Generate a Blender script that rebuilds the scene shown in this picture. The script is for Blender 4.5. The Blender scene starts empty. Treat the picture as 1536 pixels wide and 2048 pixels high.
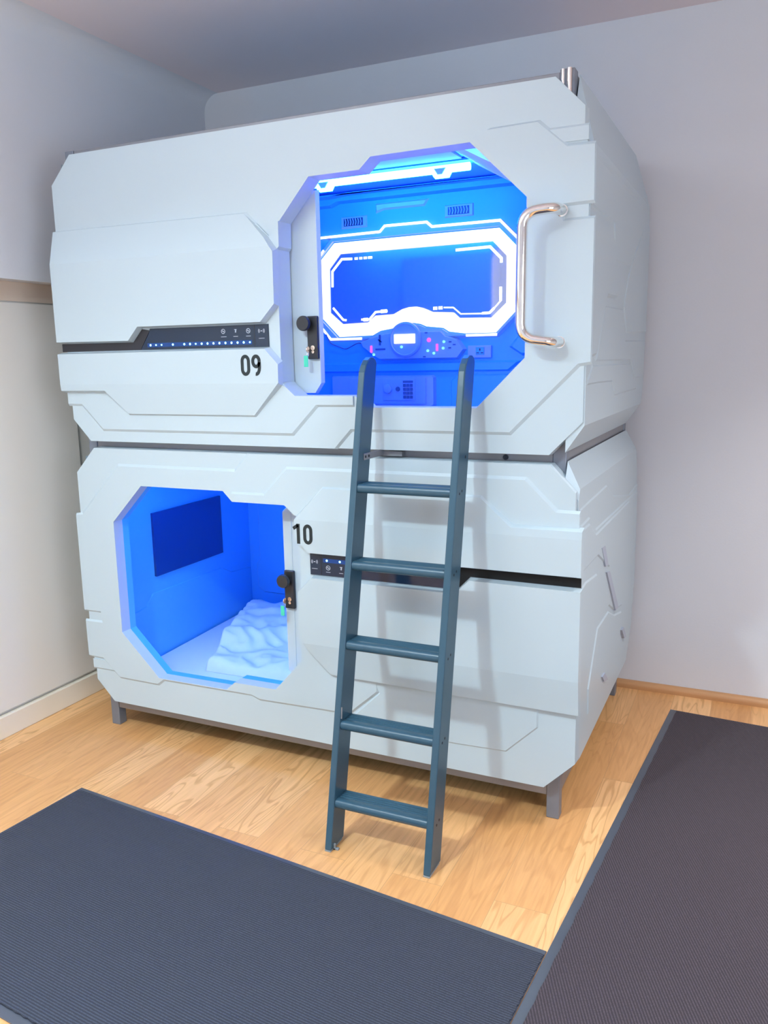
import bpy, bmesh, math, random
from mathutils import Vector, Matrix, noise
from mathutils.geometry import tessellate_polygon
random.seed(7)
SC = bpy.context.scene
COL = SC.collection

# ------------------------------------------------------------------ materials
def nodes_of(name):
    m = bpy.data.materials.new(name); m.use_nodes = True
    return m, m.node_tree.nodes, m.node_tree.links, m.node_tree.nodes['Principled BSDF']

def plain(name, col, rough=0.4, metal=0.0, bump=0.0, bscale=200.0, var=0.0, spec=None, coat=0.0):
    m, N, L, B = nodes_of(name)
    B.inputs['Base Color'].default_value = (*col, 1)
    B.inputs['Roughness'].default_value = rough
    B.inputs['Metallic'].default_value = metal
    if spec is not None: B.inputs['Specular IOR Level'].default_value = spec
    if coat: B.inputs['Coat Weight'].default_value = coat
    tc = N.new('ShaderNodeTexCoord')
    if var > 0:
        nz = N.new('ShaderNodeTexNoise'); nz.inputs['Scale'].default_value = 6; nz.inputs['Detail'].default_value = 4
        L.new(tc.outputs['Object'], nz.inputs['Vector'])
        mx = N.new('ShaderNodeMix'); mx.data_type = 'RGBA'
        mx.inputs[6].default_value = (*[c * (1 - var) for c in col], 1)
        mx.inputs[7].default_value = (*[min(1, c * (1 + var)) for c in col], 1)
        L.new(nz.outputs['Fac'], mx.inputs[0]); L.new(mx.outputs[2], B.inputs['Base Color'])
    if bump > 0:
        n2 = N.new('ShaderNodeTexNoise'); n2.inputs['Scale'].default_value = bscale; n2.inputs['Detail'].default_value = 3
        L.new(tc.outputs['Object'], n2.inputs['Vector'])
        bp = N.new('ShaderNodeBump'); bp.inputs['Strength'].default_value = bump; bp.inputs['Distance'].default_value = 0.002
        L.new(n2.outputs['Fac'], bp.inputs['Height']); L.new(bp.outputs['Normal'], B.inputs['Normal'])
    return m

def glow(name, col, strength):
    m, N, L, B = nodes_of(name)
    B.inputs['Base Color'].default_value = (*[0.5 * c for c in col], 1)
    B.inputs['Emission Color'].default_value = (*col, 1)
    B.inputs['Emission Strength'].default_value = strength
    return m

M = {}
M['shell'] = plain('white_plastic', (0.50, 0.605, 0.67), 0.34, bump=0.05, bscale=60)
M['liner'] = plain('liner_led_tint', (0.09, 0.45, 0.86), 0.35)  # grey-white plastic; the blue of the LED light is put into its colour
M['wall'] = plain('wall_paint', (0.72, 0.745, 0.80), 0.85, bump=0.15, bscale=120, var=0.015)
M['ceil'] = plain('ceiling_paint', (0.84, 0.765, 0.80), 0.9, bump=0.15, bscale=120)
M['panelwhite'] = plain('panel_white', (0.84, 0.81, 0.76), 0.45, var=0.01)
M['beige'] = plain('beige_strip', (0.80, 0.66, 0.55), 0.6)
M['skirt'] = plain('skirting_paint', (0.86, 0.78, 0.66), 0.5, var=0.04)
M['steel'] = plain('grey_steel', (0.27, 0.275, 0.30), 0.42, 0.35)
M['post'] = plain('grey_post', (0.20, 0.225, 0.275), 0.4, 0.3)
M['chrome'] = plain('chrome', (0.86, 0.84, 0.82), 0.07, 1.0)
M['ladder'] = plain('teal_lacquer', (0.032, 0.088, 0.135), 0.33, bump=0.04, bscale=40, var=0.05)
M['black'] = plain('black_lock', (0.022, 0.024, 0.03), 0.38)
M['screw'] = plain('dark_screw', (0.03, 0.035, 0.05), 0.5, 0.5)
M['bar'] = plain('smoked_bar', (0.02, 0.02, 0.028), 0.3)
M['bar_low'] = plain('black_bar', (0.006, 0.008, 0.010), 0.5, spec=0.25)
M['glass'] = plain('navy_glass', (0.006, 0.022, 0.055), 0.13)
M['ink'] = plain('digit_ink', (0.008, 0.018, 0.023), 0.5)
M['icon'] = plain('icon_print', (0.45, 0.5, 0.6), 0.5)
M['led'] = glow('led_blue', (0.20, 0.62, 1.0), 9.0)
M['halo'] = glow('led_halo_glow', (0.0, 0.05, 0.25), 0.55)  # halo of the LEDs, put in as a faint glow
M['mirror'] = plain('mirror_glass', (0.62, 0.72, 0.92), 0.06, 0.92)
M['ring'] = glow('ring_light', (1.0, 0.86, 0.70), 1.3)
M['etch'] = glow('etched_light', (1.0, 0.96, 0.95), 1.7)
M['screen'] = glow('screen_white', (1.0, 0.98, 0.92), 1.6)
M['pink'] = glow('pink_indicator', (1.0, 0.10, 0.65), 1.4)
M['cyan'] = glow('cyan_indicator', (0.25, 0.9, 1.0), 1.3)
M['strip'] = glow('strip_light', (0.011, 0.145, 1.0), 95)
M['fill_up'] = glow('fill_strip_upper', (0.004, 0.15, 1.0), 48)  # for the added hidden fill strip
M['strip_low'] = glow('strip_light_blue', (0.003, 0.24, 1.0), 58)
M['trim_dark'] = plain('vent_dark', (0.10, 0.12, 0.2), 0.5)
M['panel_grey'] = plain('control_plastic', (0.42, 0.47, 0.58), 0.35)
M['safe'] = plain('safe_grey', (0.42, 0.48, 0.58), 0.4)
M['tv'] = plain('tv_glass_reflect', (0.012, 0.05, 0.22), 0.10)  # blue reflection of the pod interior put into the dark glass colour
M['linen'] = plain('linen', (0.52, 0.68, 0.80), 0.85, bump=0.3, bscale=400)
M['tag'] = plain('green_tag', (0.06, 0.62, 0.42), 0.4)
M['brass'] = plain('key_metal', (0.75, 0.66, 0.58), 0.25, 1.0)
M['rubber'] = plain('clear_foot', (0.25, 0.28, 0.3), 0.25)
M['oakskirt'] = plain('oak_skirting', (0.55, 0.29, 0.13), 0.45, var=0.12)
M['matedge'] = plain('mat_edge', (0.072, 0.082, 0.11), 0.16)

def floor_mat():
    m, N, L, B = nodes_of('oak_floor')
    tc = N.new('ShaderNodeTexCoord')
    mp = N.new('ShaderNodeMapping'); mp.inputs['Rotation'].default_value = (0, 0, math.radians(90)); mp.inputs['Location'].default_value = (0.35, 0.055, 0)
    L.new(tc.outputs['Object'], mp.inputs['Vector'])
    br = N.new('ShaderNodeTexBrick')
    br.inputs['Color1'].default_value = (0.0, 0, 0, 1); br.inputs['Color2'].default_value = (1, 1, 1, 1); br.inputs['Mortar'].default_value = (0.5, 0.5, 0.5, 1)
    br.inputs['Scale'].default_value = 1.0; br.inputs['Mortar Size'].default_value = 0.0010; br.inputs['Mortar Smooth'].default_value = 0.4
    br.inputs['Brick Width'].default_value = 1.35; br.inputs['Row Height'].default_value = 0.165; br.offset = 0.37; br.offset_frequency = 2
    L.new(mp.outputs[0], br.inputs['Vector'])
    sep = N.new('ShaderNodeSeparateColor'); L.new(br.outputs['Color'], sep.inputs[0])
    # per-plank shift of the grain
    vm = N.new('ShaderNodeVectorMath'); vm.operation = 'MULTIPLY_ADD'
    vm.inputs[1].default_value = (1, 1, 1)
    cmb = N.new('ShaderNodeCombineXYZ'); mul = N.new('ShaderNodeMath'); mul.operation = 'MULTIPLY'; mul.inputs[1].default_value = 37.0
    L.new(sep.outputs[0], mul.inputs[0]); L.new(mul.outputs[0], cmb.inputs[2]); L.new(mul.outputs[0], cmb.inputs[0])
    L.new(tc.outputs['Object'], vm.inputs[0]); L.new(cmb.outputs[0], vm.inputs[2])
    def stretched(sx, sy):
        s = N.new('ShaderNodeMapping'); s.inputs['Scale'].default_value = (sx, sy, 1); L.new(vm.outputs[0], s.inputs['Vector']); return s.outputs[0]
    n1 = N.new('ShaderNodeTexNoise'); n1.inputs['Scale'].default_value = 1; n1.inputs['Detail'].default_value = 6; n1.inputs['Roughness'].default_value = 0.62
    L.new(stretched(70, 3.5), n1.inputs['Vector'])
    # cathedral figure: bands of a slow stretched noise
    n2 = N.new('ShaderNodeTexNoise'); n2.inputs['Scale'].default_value = 1; n2.inputs['Detail'].default_value = 2.2; n2.inputs['Distortion'].default_value = 0.6
    L.new(stretched(11, 1.3), n2.inputs['Vector'])
    m20 = N.new('ShaderNodeMath'); m20.operation = 'MULTIPLY'; m20.inputs[1].default_value = 60
    sn = N.new('ShaderNodeMath'); sn.operation = 'SINE'
    L.new(n2.outputs['Fac'], m20.inputs[0]); L.new(m20.outputs[0], sn.inputs[0])
    pw = N.new('ShaderNodeMapRange'); pw.inputs['From Min'].default_value = 0.45; pw.inputs['From Max'].default_value = 1.0
    L.new(sn.outputs[0], pw.inputs['Value'])
    base = N.new('ShaderNodeValToRGB')
    base.color_ramp.elements[0].color = (0.68, 0.345, 0.135, 1); base.color_ramp.elements[1].color = (0.87, 0.515, 0.245, 1)
    L.new(sep.outputs[0], base.inputs[0])
    g = N.new('ShaderNodeMix'); g.data_type = 'RGBA'; g.blend_type = 'MULTIPLY'
    r1 = N.new('ShaderNodeValToRGB'); r1.color_ramp.elements[0].color = (0.86, 0.82, 0.76, 1); r1.color_ramp.elements[1].color = (1.06, 1.05, 1.03, 1)
    r1.color_ramp.elements[0].position = 0.3; r1.color_ramp.elements[1].position = 0.7
    L.new(n1.outputs['Fac'], r1.inputs[0]); g.inputs[0].default_value = 1
    L.new(base.outputs[0], g.inputs[6]); L.new(r1.outputs[0], g.inputs[7])
    g2 = N.new('ShaderNodeMix'); g2.data_type = 'RGBA'; g2.blend_type = 'MULTIPLY'
    g2.inputs[7].default_value = (0.66, 0.55, 0.44, 1)
    # figure strong only on some planks
    fm = N.new('ShaderNodeMath'); fm.operation = 'MULTIPLY'
    pk = N.new('ShaderNodeMapRange'); pk.inputs['From Min'].default_value = 0.35; pk.inputs['From Max'].default_value = 0.75; pk.inputs['To Min'].default_value = 0.22; pk.inputs['To Max'].default_value = 0.62
    L.new(sep.outputs[0], pk.inputs['Value']); L.new(pw.outputs[0], fm.inputs[0]); L.new(pk.outputs[0], fm.inputs[1])
    L.new(fm.outputs[0], g2.inputs[0]); L.new(g.outputs[2], g2.inputs[6])
    g3 = N.new('ShaderNodeMix'); g3.data_type = 'RGBA'
    g3.inputs[7].default_value = (0.50, 0.27, 0.115, 1)
    L.new(br.outputs['Fac'], g3.inputs[0]); L.new(g2.outputs[2], g3.inputs[6])
    L.new(g3.outputs[2], B.inputs['Base Color'])
    B.inputs['Roughness'].default_value = 0.42
    bp = N.new('ShaderNodeBump'); bp.inputs['Strength'].default_value = 0.12; bp.inputs['Distance'].default_value = 0.001
    L.new(n1.outputs['Fac'], bp.inputs['Height']); L.new(bp.outputs[0], B.inputs['Normal'])
    return m
M['floor'] = floor_mat()

def ribbed(name, dark, light, ang, rib=0.0075):
    m, N, L, B = nodes_of(name)
    tc = N.new('ShaderNodeTexCoord')
    mp = N.new('ShaderNodeMapping'); mp.inputs['Rotation'].default_value = (0, 0, ang)
    L.new(tc.outputs['Object'], mp.inputs['Vector'])
    wv = N.new('ShaderNodeTexWave'); wv.wave_type = 'BANDS'; wv.bands_direction = 'Y'
    wv.inputs['Scale'].default_value = 0.314 / rib; wv.inputs['Distortion'].default_value = 0.9; wv.inputs['Detail'].default_value = 2; wv.inputs['Detail Scale'].default_value = 6
    L.new(mp.outputs[0], wv.inputs['Vector'])
    nz = N.new('ShaderNodeTexNoise'); nz.inputs['Scale'].default_value = 230; nz.inputs['Detail'].default_value = 3
    L.new(tc.outputs['Object'], nz.inputs['Vector'])
    ad = N.new('ShaderNodeMath'); ad.operation = 'MULTIPLY'
    L.new(wv.outputs['Fac'], ad.inputs[0]); L.new(nz.outputs['Fac'], ad.inputs[1])
    rp = N.new('ShaderNodeValToRGB'); rp.color_ramp.elements[0].color = (*dark, 1); rp.color_ramp.elements[1].color = (*light, 1)
    rp.color_ramp.elements[0].position = 0.08; rp.color_ramp.elements[1].position = 0.55
    L.new(ad.outputs[0], rp.inputs[0])
    # a few specks of lint
    vo = N.new('ShaderNodeTexVoronoi'); vo.inputs['Scale'].default_value = 4.2
    L.new(tc.outputs['Object'], vo.inputs['Vector'])
    lt = N.new('ShaderNodeMath'); lt.operation = 'LESS_THAN'; lt.inputs[1].default_value = 0.011
    L.new(vo.outputs['Distance'], lt.inputs[0])
    mx = N.new('ShaderNodeMix'); mx.data_type = 'RGBA'; mx.inputs[7].default_value = (0.5, 0.52, 0.58, 1)
    L.new(lt.outputs[0], mx.inputs[0]); L.new(rp.outputs[0], mx.inputs[6]); L.new(mx.outputs[2], B.inputs['Base Color'])
    B.inputs['Roughness'].default_value = 0.85
    bp = N.new('ShaderNodeBump'); bp.inputs['Strength'].default_value = 0.6; bp.inputs['Distance'].default_value = 0.003
    L.new(ad.outputs[0], bp.inputs['Height']); L.new(bp.outputs[0], B.inputs['Normal'])
    return m
M['mat'] = ribbed('ribbed_mat', (0.022, 0.026, 0.042), (0.055, 0.064, 0.095), 0.0)
M['mat2'] = ribbed('ribbed_mat_side', (0.033, 0.025, 0.033), (0.082, 0.062, 0.078), math.radians(62))

# ------------------------------------------------------------------ mesh helpers
def link(o, parent=None):
    COL.objects.link(o)
    if parent is not None:
        o.parent = parent
        o.location = (0, 0, 0)
    return o

ROOTS = {}
def obj(name, bm, mat, parent=None, smooth=None, bevel=0.0, segs=2, label=None):
    """bmesh in world coordinates -> one object; a child keeps its place under its thing"""
    bmesh.ops.recalc_face_normals(bm, faces=bm.faces[:]) if smooth != 'keep' else None
    off = Vector((0, 0, 0))
    if parent is not None and parent.name in ROOTS: off = ROOTS[parent.name]
    if off.length > 0: bmesh.ops.translate(bm, verts=bm.verts[:], vec=-off)
    me = bpy.data.meshes.new(name); bm.to_mesh(me); bm.free()
    for mm in (mat if isinstance(mat, (list, tuple)) else [mat]): me.materials.append(mm)
    o = bpy.data.objects.new(name, me); COL.objects.link(o)
    if parent is not None: o.parent = parent
    ROOTS[o.name] = off
    if smooth is True or isinstance(smooth, (int, float)) and not isinstance(smooth, bool):
        for p in me.polygons: p.use_smooth = True
        me.set_sharp_from_angle(angle=math.radians(40 if smooth is True else smooth))
    if bevel > 0:
        md = o.modifiers.new('edge', 'BEVEL'); md.width = bevel; md.segments = segs; md.limit_method = 'ANGLE'; md.angle_limit = math.radians(40)
    if label: o['label'] = label
    return o

def thing(name, label, cat, loc, group=None):
    o = bpy.data.objects.new(name, None); COL.objects.link(o); o.location = loc
    o.empty_display_size = 0.1
    o['label'] = label; o['category'] = cat
    if group: o['group'] = group
    ROOTS[o.name] = Vector(loc)
    return o

def tag(o, label, cat, group=None):
    o['label'] = label; o['category'] = cat
    if group: o['group'] = group
    return o

def struct(name, bm, mat, parent=None, **k):
    o = obj(name, bm, mat, parent, **k)
    if parent is None: o['kind'] = 'structure'
    return o

def area2(pts): return sum(pts[i][0] * pts[(i + 1) % len(pts)][1] - pts[(i + 1) % len(pts)][0] * pts[i][1] for i in range(len(pts)))

def offset(pts, d):
    """inset a polygon (any winding) by d (number or per-edge list) ; negative grows"""
    n = len(pts); s = 1 if area2(pts) > 0 else -1
    dd = d if isinstance(d, (list, tuple)) else [d] * n
    ln = []
    for i in range(n):
        a = Vector(pts[i]); b = Vector(pts[(i + 1) % n]); t = (b - a).normalized()
        nr = Vector((-t.y, t.x)) * s
        ln.append((a + nr * dd[i], t))
    out = []
    for i in range(n):
        p, t = ln[i - 1]; q, u = ln[i]
        den = t.x * u.y - t.y * u.x
        if abs(den) < 1e-6: out.append(tuple(q)); continue
        w = q - p; k = (w.x * u.y - w.y * u.x) / den
        out.append(tuple(p + t * k))
    return out

def plate(bm, outer, p0, p1, inset=0.0, holes=(), axis='y', prof=None, cuts=(), hole_inset=0.0, back=True):
    """slab between depth p0 and p1 outwards (towards -y for axis y, +x for axis x); the front outline is inset"""
    def P(a, b, p): return Vector((a, -p, b)) if axis == 'y' else Vector((p, a, b))
    o2 = offset(outer, inset); loops0 = [outer] + list(holes); loops1 = [o2] + [offset(h, -hole_inset) for h in holes]
    new = []
    rings = []
    for l0, l1 in zip(loops0, loops1):
        v0 = [bm.verts.new(P(a, b, p0)) for a, b in l0]; v1 = [bm.verts.new(P(a, b, p1)) for a, b in l1]
        n = len(v0)
        for i in range(n): new.append(bm.faces.new((v0[i], v0[(i + 1) % n], v1[(i + 1) % n], v1[i])))
        rings.append((v0, v1))
    for k in ((0, 1) if back else (1,)):
        loops = loops1 if k else loops0
        tris = tessellate_polygon([[Vector((a, b, 0)) for a, b in l] for l in loops])
        flat = [v for r in rings for v in r[k]]
        for t in tris:
            try: new.append(bm.faces.new([flat[i] for i in t]))
            except ValueError: pass
    if cuts or prof:
        for c in cuts:
            geom = [f for f in new if f.is_valid]
            es = {e for f in geom for e in f.edges}; vs = {v for f in geom for v in f.verts}
            r = bmesh.ops.bisect_plane(bm, geom=list(vs) + list(es) + geom, plane_co=(0, 0, c), plane_no=(0, 0, 1))
            fs = {f for v in r['geom_cut'] if isinstance(v, bmesh.types.BMVert) for f in v.link_faces}
            new = list({f for f in new if f.is_valid} | fs)
        if prof:
            vs = {v for f in new if f.is_valid for v in f.verts}
            for v in vs:
                if abs(-v.co.y - p1) < 1e-5: v.co.y = -prof(v.co.z)
    return bm

def box(bm, x0, x1, y0, y1, z0, z1, bev=0.0):
    r = bmesh.ops.create_cube(bm, size=1.0)
    for v in r['verts']:
        v.co = Vector(((x0 + x1) / 2 + v.co.x * (x1 - x0), (y0 + y1) / 2 + v.co.y * (y1 - y0), (z0 + z1) / 2 + v.co.z * (z1 - z0)))
    if bev > 0:
        es = list({e for v in r['verts'] for e in v.link_edges})
        bmesh.ops.bevel(bm, geom=es, offset=bev, segments=2, affect='EDGES', profile=0.5)
    return bm

def BX(*a, **k):
    bm = bmesh.new(); box(bm, *a, **k); return bm

def fillet(pts, r, n=8):
    pts = [Vector(p) for p in pts]; out = [pts[0]]
    for i in range(1, len(pts) - 1):
        a, b, c = pts[i - 1], pts[i], pts[i + 1]
        u = (a - b).normalized(); w = (c - b).normalized(); ang = u.angle(w)
        rr = r[i] if isinstance(r, dict) else r
        d = min(rr / math.tan(ang / 2), (a - b).length * 0.49, (c - b).length * 0.49)
        for k in range(n + 1):
            t = k / n
            out.append((b + u * d) * (1 - t) ** 2 + b * 2 * t * (1 - t) + (b + w * d) * t ** 2)
    out.append(pts[-1]); return out

def tube(bm, pts, r, seg=16, caps=True):
    pts = [Vector(p) for p in pts]; rings = []
    t0 = (pts[1] - pts[0]).normalized()
    up = Vector((0, 0, 1)) if abs(t0.z) < 0.9 else Vector((1, 0, 0))
    nrm = (up - t0 * up.dot(t0)).normalized(); prev = t0
    for i, p in enumerate(pts):
        t = (pts[min(i + 1, len(pts) - 1)] - pts[max(i - 1, 0)]).normalized()
        q = prev.rotation_difference(t); nrm = q @ nrm; prev = t
        bi = t.cross(nrm)
        rings.append([bm.verts.new(p + (nrm * math.cos(2 * math.pi * k / seg) + bi * math.sin(2 * math.pi * k / seg)) * r) for k in range(seg)])
    for a, b in zip(rings, rings[1:]):
        for k in range(seg): bm.faces.new((a[k], a[(k + 1) % seg], b[(k + 1) % seg], b[k]))
    if caps: bm.faces.new(rings[0]); bm.faces.new(rings[-1])
    return bm

def cyl(bm, c, axis, r, h, seg=32, r2=None):
    """disc of radius r centred at c, extending h along axis"""
    ax = Vector(axis).normalized(); q = Vector((0, 0, 1)).rotation_difference(ax)
    a = []; b = []
    for k in range(seg):
        d = Vector((math.cos(2 * math.pi * k / seg), math.sin(2 * math.pi * k / seg), 0))
        a.append(bm.verts.new(Vector(c) + q @ (d * r))); b.append(bm.verts.new(Vector(c) + ax * h + q @ (d * (r2 if r2 is not None else r))))
    for k in range(seg): bm.faces.new((a[k], a[(k + 1) % seg], b[(k + 1) % seg], b[k]))
    bm.faces.new(a); bm.faces.new(b); return bm

def ribbon(bm, pts, w, p0, p1, closed=False, axis='y'):
    """flat stroke of width w following 2-D points, standing proud of a front plane between depths p0 and p1"""
    pts = [Vector(p) for p in pts]; n = len(pts); Ls = []; Rs = []
    for i in range(n):
        a = pts[i - 1] if (i > 0 or closed) else None; c = pts[(i + 1) % n] if (i < n - 1 or closed) else None
        b = pts[i]
        t1 = (b - a).normalized() if a is not None else (c - b).normalized(); t2 = (c - b).normalized() if c is not None else t1
        n1 = Vector((-t1.y, t1.x)); n2 = Vector((-t2.y, t2.x)); m = (n1 + n2)
        m = m.normalized() if m.length > 1e-6 else n1
        k = (w / 2) / max(0.35, m.dot(n1))
        Ls.append(b + m * k); Rs.append(b - m * k)
    def P(a, p): return bm.verts.new((a.x, -p, a.y) if axis == 'y' else (p, a.x, a.y))
    V = [(P(Ls[i], p0), P(Rs[i], p0), P(Rs[i], p1), P(Ls[i], p1)) for i in range(n)]
    for i in range(n if closed else n - 1):
        A = V[i]; B = V[(i + 1) % n]
        for k in range(4): bm.faces.new((A[k], A[(k + 1) % 4], B[(k + 1) % 4], B[k]))
    if not closed: bm.faces.new(V[0]); bm.faces.new(V[-1][::-1])
    return bm

def arc(cx, cz, rx, rz, a0, a1, n=14):
    return [(cx + rx * math.cos(math.radians(a0 + (a1 - a0) * k / n)), cz + rz * math.sin(math.radians(a0 + (a1 - a0) * k / n))) for k in range(n + 1)]

def revolve(bm, prof, c, axis=(0, -1, 0), seg=32):
    ax = Vector(axis).normalized(); q = Vector((0, 0, 1)).rotation_difference(ax); rings = []
    for r, h in prof:
        rings.append([bm.verts.new(Vector(c) + q @ Vector((r * math.cos(2 * math.pi * k / seg), r * math.sin(2 * math.pi * k / seg), h))) for k in range(seg)])
    for a, b in zip(rings, rings[1:]):
        for k in range(seg): bm.faces.new((a[k], a[(k + 1) % seg], b[(k + 1) % seg], b[k]))
    bm.faces.new(rings[0]); bm.faces.new(rings[-1]); return bm

# ------------------------------------------------------------------ the room
XR, YB, YF, ZC = 4.4, 1.293, -4.6, 2.975
struct('floor', BX(-0.6, XR + 0.1, YF - 0.1, YB + 0.1, -0.1, 0.0), M['floor'])
struct('wall_back', BX(-0.6, XR + 0.1, YB, YB + 0.1, -0.1, ZC + 0.1), M['wall'])
struct('wall_right', BX(XR, XR + 0.1, YF - 0.1, YB + 0.1, -0.1, ZC + 0.1), M['wall'])
struct('wall_front', BX(-0.6, XR + 0.1, YF - 0.1, YF, -0.1, ZC + 0.1), M['wall'])
struct('ceiling', BX(-0.6, XR + 0.1, YF - 0.1, YB + 0.1, ZC, ZC + 0.1), M['ceil'])
# left wall: plaster bulkhead above, panelling below
bm = bmesh.new()
prof = [(-0.262, 1.925)] + [(-0.262 + 0.09 * (1 - math.cos(math.radians(a))), 2.885 + 0.09 * math.sin(math.radians(a))) for a in range(0, 91, 10)] + [(-0.5, ZC), (-0.5, 1.925)]
va = [bm.verts.new((x, YF, z)) for x, z in prof]; vb = [bm.verts.new((x, YB, z)) for x, z in prof]
for i in range(len(prof)):
    bm.faces.new((va[i], va[(i + 1) % len(prof)], vb[(i + 1) % len(prof)], vb[i]))
bm.faces.new(va); bm.faces.new(vb)
struct('wall_left', bm, M['wall'], smooth=30)
struct('wall_left_lower', BX(-0.5, -0.352, YF, YB, -0.05, 1.925), M['panelwhite'])
struct('trim_1', BX(-0.352, -0.345, YF, YB, 1.845, 1.925), M['beige'])
struct('trim_2', BX(-0.352, -0.335, YF, 0.278, 0.112, 1.838), M['panelwhite'], bevel=0.002)
struct('baseboard_left', BX(-0.352, -0.322, YF, YB, 0.0, 0.098), M['skirt'], bevel=0.004)
bm = bmesh.new()
pr = [(YB, 0), (YB, 0.034), (YB - 0.008, 0.034)] + [(YB - 0.008 - 0.022 * math.sin(math.radians(a)), 0.012 + 0.022 * math.cos(math.radians(a))) for a in range(15, 91, 15)] + [(YB - 0.030, 0)]
va = [bm.verts.new((-0.32, y, z)) for y, z in pr]; vb = [bm.verts.new((XR, y, z)) for y, z in pr]
for i in range(len(pr)): bm.faces.new((va[i], va[(i + 1) % len(pr)], vb[(i + 1) % len(pr)], vb[i]))
bm.faces.new(va); bm.faces.new(vb)
struct('baseboard_back', bm, M['oakskirt'])

# ------------------------------------------------------------------ floor mats
def mat_thing(label, corner, ang, lx, ly, border, mt, skew):
    t = thing('floor_mat', label, 'mat', (*corner, 0), 'dark floor mats')
    t.rotation_euler = (0, 0, ang); ROOTS[t.name] = Vector((0, 0, 0))
    sx, sy = (1 if lx > 0 else -1), (1 if ly > 0 else -1)
    x0, x1 = sorted((0, lx)); y0, y1 = sorted((0, ly))
    bm = bmesh.new()
    box(bm, x0, x1, y0, y1, 0.0005, 0.0045, 0.0015)
    def sk(b):
        for v in b.verts:
            if v.co.x > 0.9 * lx: v.co.x += skew * v.co.y / ly
    sk(bm)
    obj('border', bm, M['matedge'], t, label='smooth rubber border')
    l, r, b, tp = border
    bm = bmesh.new(); nx = 90; ny = 60
    X0, X1, Y0, Y1 = x0 + l, x1 - r, y0 + b, y1 - tp
    # pile slab with a faintly ragged edge
    def ragged(n, a, bq): return [(a[0] + (bq[0] - a[0]) * k / n, a[1] + (bq[1] - a[1]) * k / n) for k in range(n)]
    pts = ragged(120, (X0, Y0), (X1, Y0)) + ragged(80, (X1, Y0), (X1, Y1)) + ragged(120, (X1, Y1), (X0, Y1)) + ragged(80, (X0, Y1), (X0, Y0))
    pts = [(x + 0.0016 * math.sin(i * 2.4), y + 0.0016 * math.cos(i * 2.9)) for i, (x, y) in enumerate(pts)]
    lo = [bm.verts.new((x, y, 0.004)) for x, y in pts]; hi = [bm.verts.new((x, y, 0.0085)) for x, y in pts]
    for i in range(len(pts)): bm.faces.new((lo[i], lo[(i + 1) % len(pts)], hi[(i + 1) % len(pts)], hi[i]))
    bm.faces.new(hi)
    sk(bm)
    obj('pile', bm, mt, t, label='ribbed dark pile')
    return t
mat_thing('dark slate ribbed floor mat lying across in front of the ladder', (0.301, -0.489), math.radians(-5.18), 1.8255, -0.86, (0.012, 0.002, 0.026, 0.02), M['mat'], 0.012)
mat_thing('purplish black floor mat running along the right side to the back wall', (2.255, 1.08), math.radians(-4.42), 0.9, -3.3, (0.028, 0.03, 0.03, 0.012), M['mat2'], 0)

# ------------------------------------------------------------------ steel frame carrying the pods
fr = thing('bunk_frame', 'grey steel frame with square legs carrying the two stacked white pods', 'frame', (1.0, 0.6, 0))
for (x0, y0, hz) in ((0.0, 0.0, 2.40), (1.956, 0.0, 2.405), (0.0, 1.146, 2.40), (1.956, 1.146, 2.40)):
    bm = BX(x0, x0 + 0.044, y0, y0 + 0.044, 0.0, hz, bev=0.003)
    leg = obj('post', bm, M['post'], fr)
for z0, z1 in ((0.082, 0.135), (1.228, 1.282), (2.362, 2.398)):
    obj('beam', BX(0.044, 1.956, 0.004, 0.036, z0, z1, bev=0.002), M['steel'], fr)
    obj('beam', BX(0.044, 1.956, 1.154, 1.186, z0, z1, bev=0.002), M['steel'], fr)
    obj('beam', BX(1.962, 1.996, 0.044, 1.146, z0, z1, bev=0.002), M['steel'], fr)
    obj('beam', BX(0.004, 0.038, 0.044, 1.146, z0, z1, bev=0.002), M['steel'], fr)
bm = bmesh.new(); cyl(bm, (1.80, 0.004, 1.252), (0, -1, 0), 0.009, 0.004, 16)
obj('bolt', bm, M['screw'], fr, smooth=True)
bm = bmesh.new(); tube(bm, [(1.985, -0.002, 2.33), (1.985, -0.002, 2.404)], 0.008, 12); tube(bm, [(1.965, -0.002, 2.33), (1.965, -0.002, 2.404)], 0.005, 12)
obj('corner_profile', bm, M['chrome'], fr, smooth=True, label='bright metal corner profile')

# ------------------------------------------------------------------ pods
ZS = 2.508; XS = 2.0225
def flip(bm):
    for v in bm.verts: v.co.x = XS - v.co.x; v.co.z = ZS - v.co.z
    return bm
def fx(p): return (XS - p[0], ZS - p[1])

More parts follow.
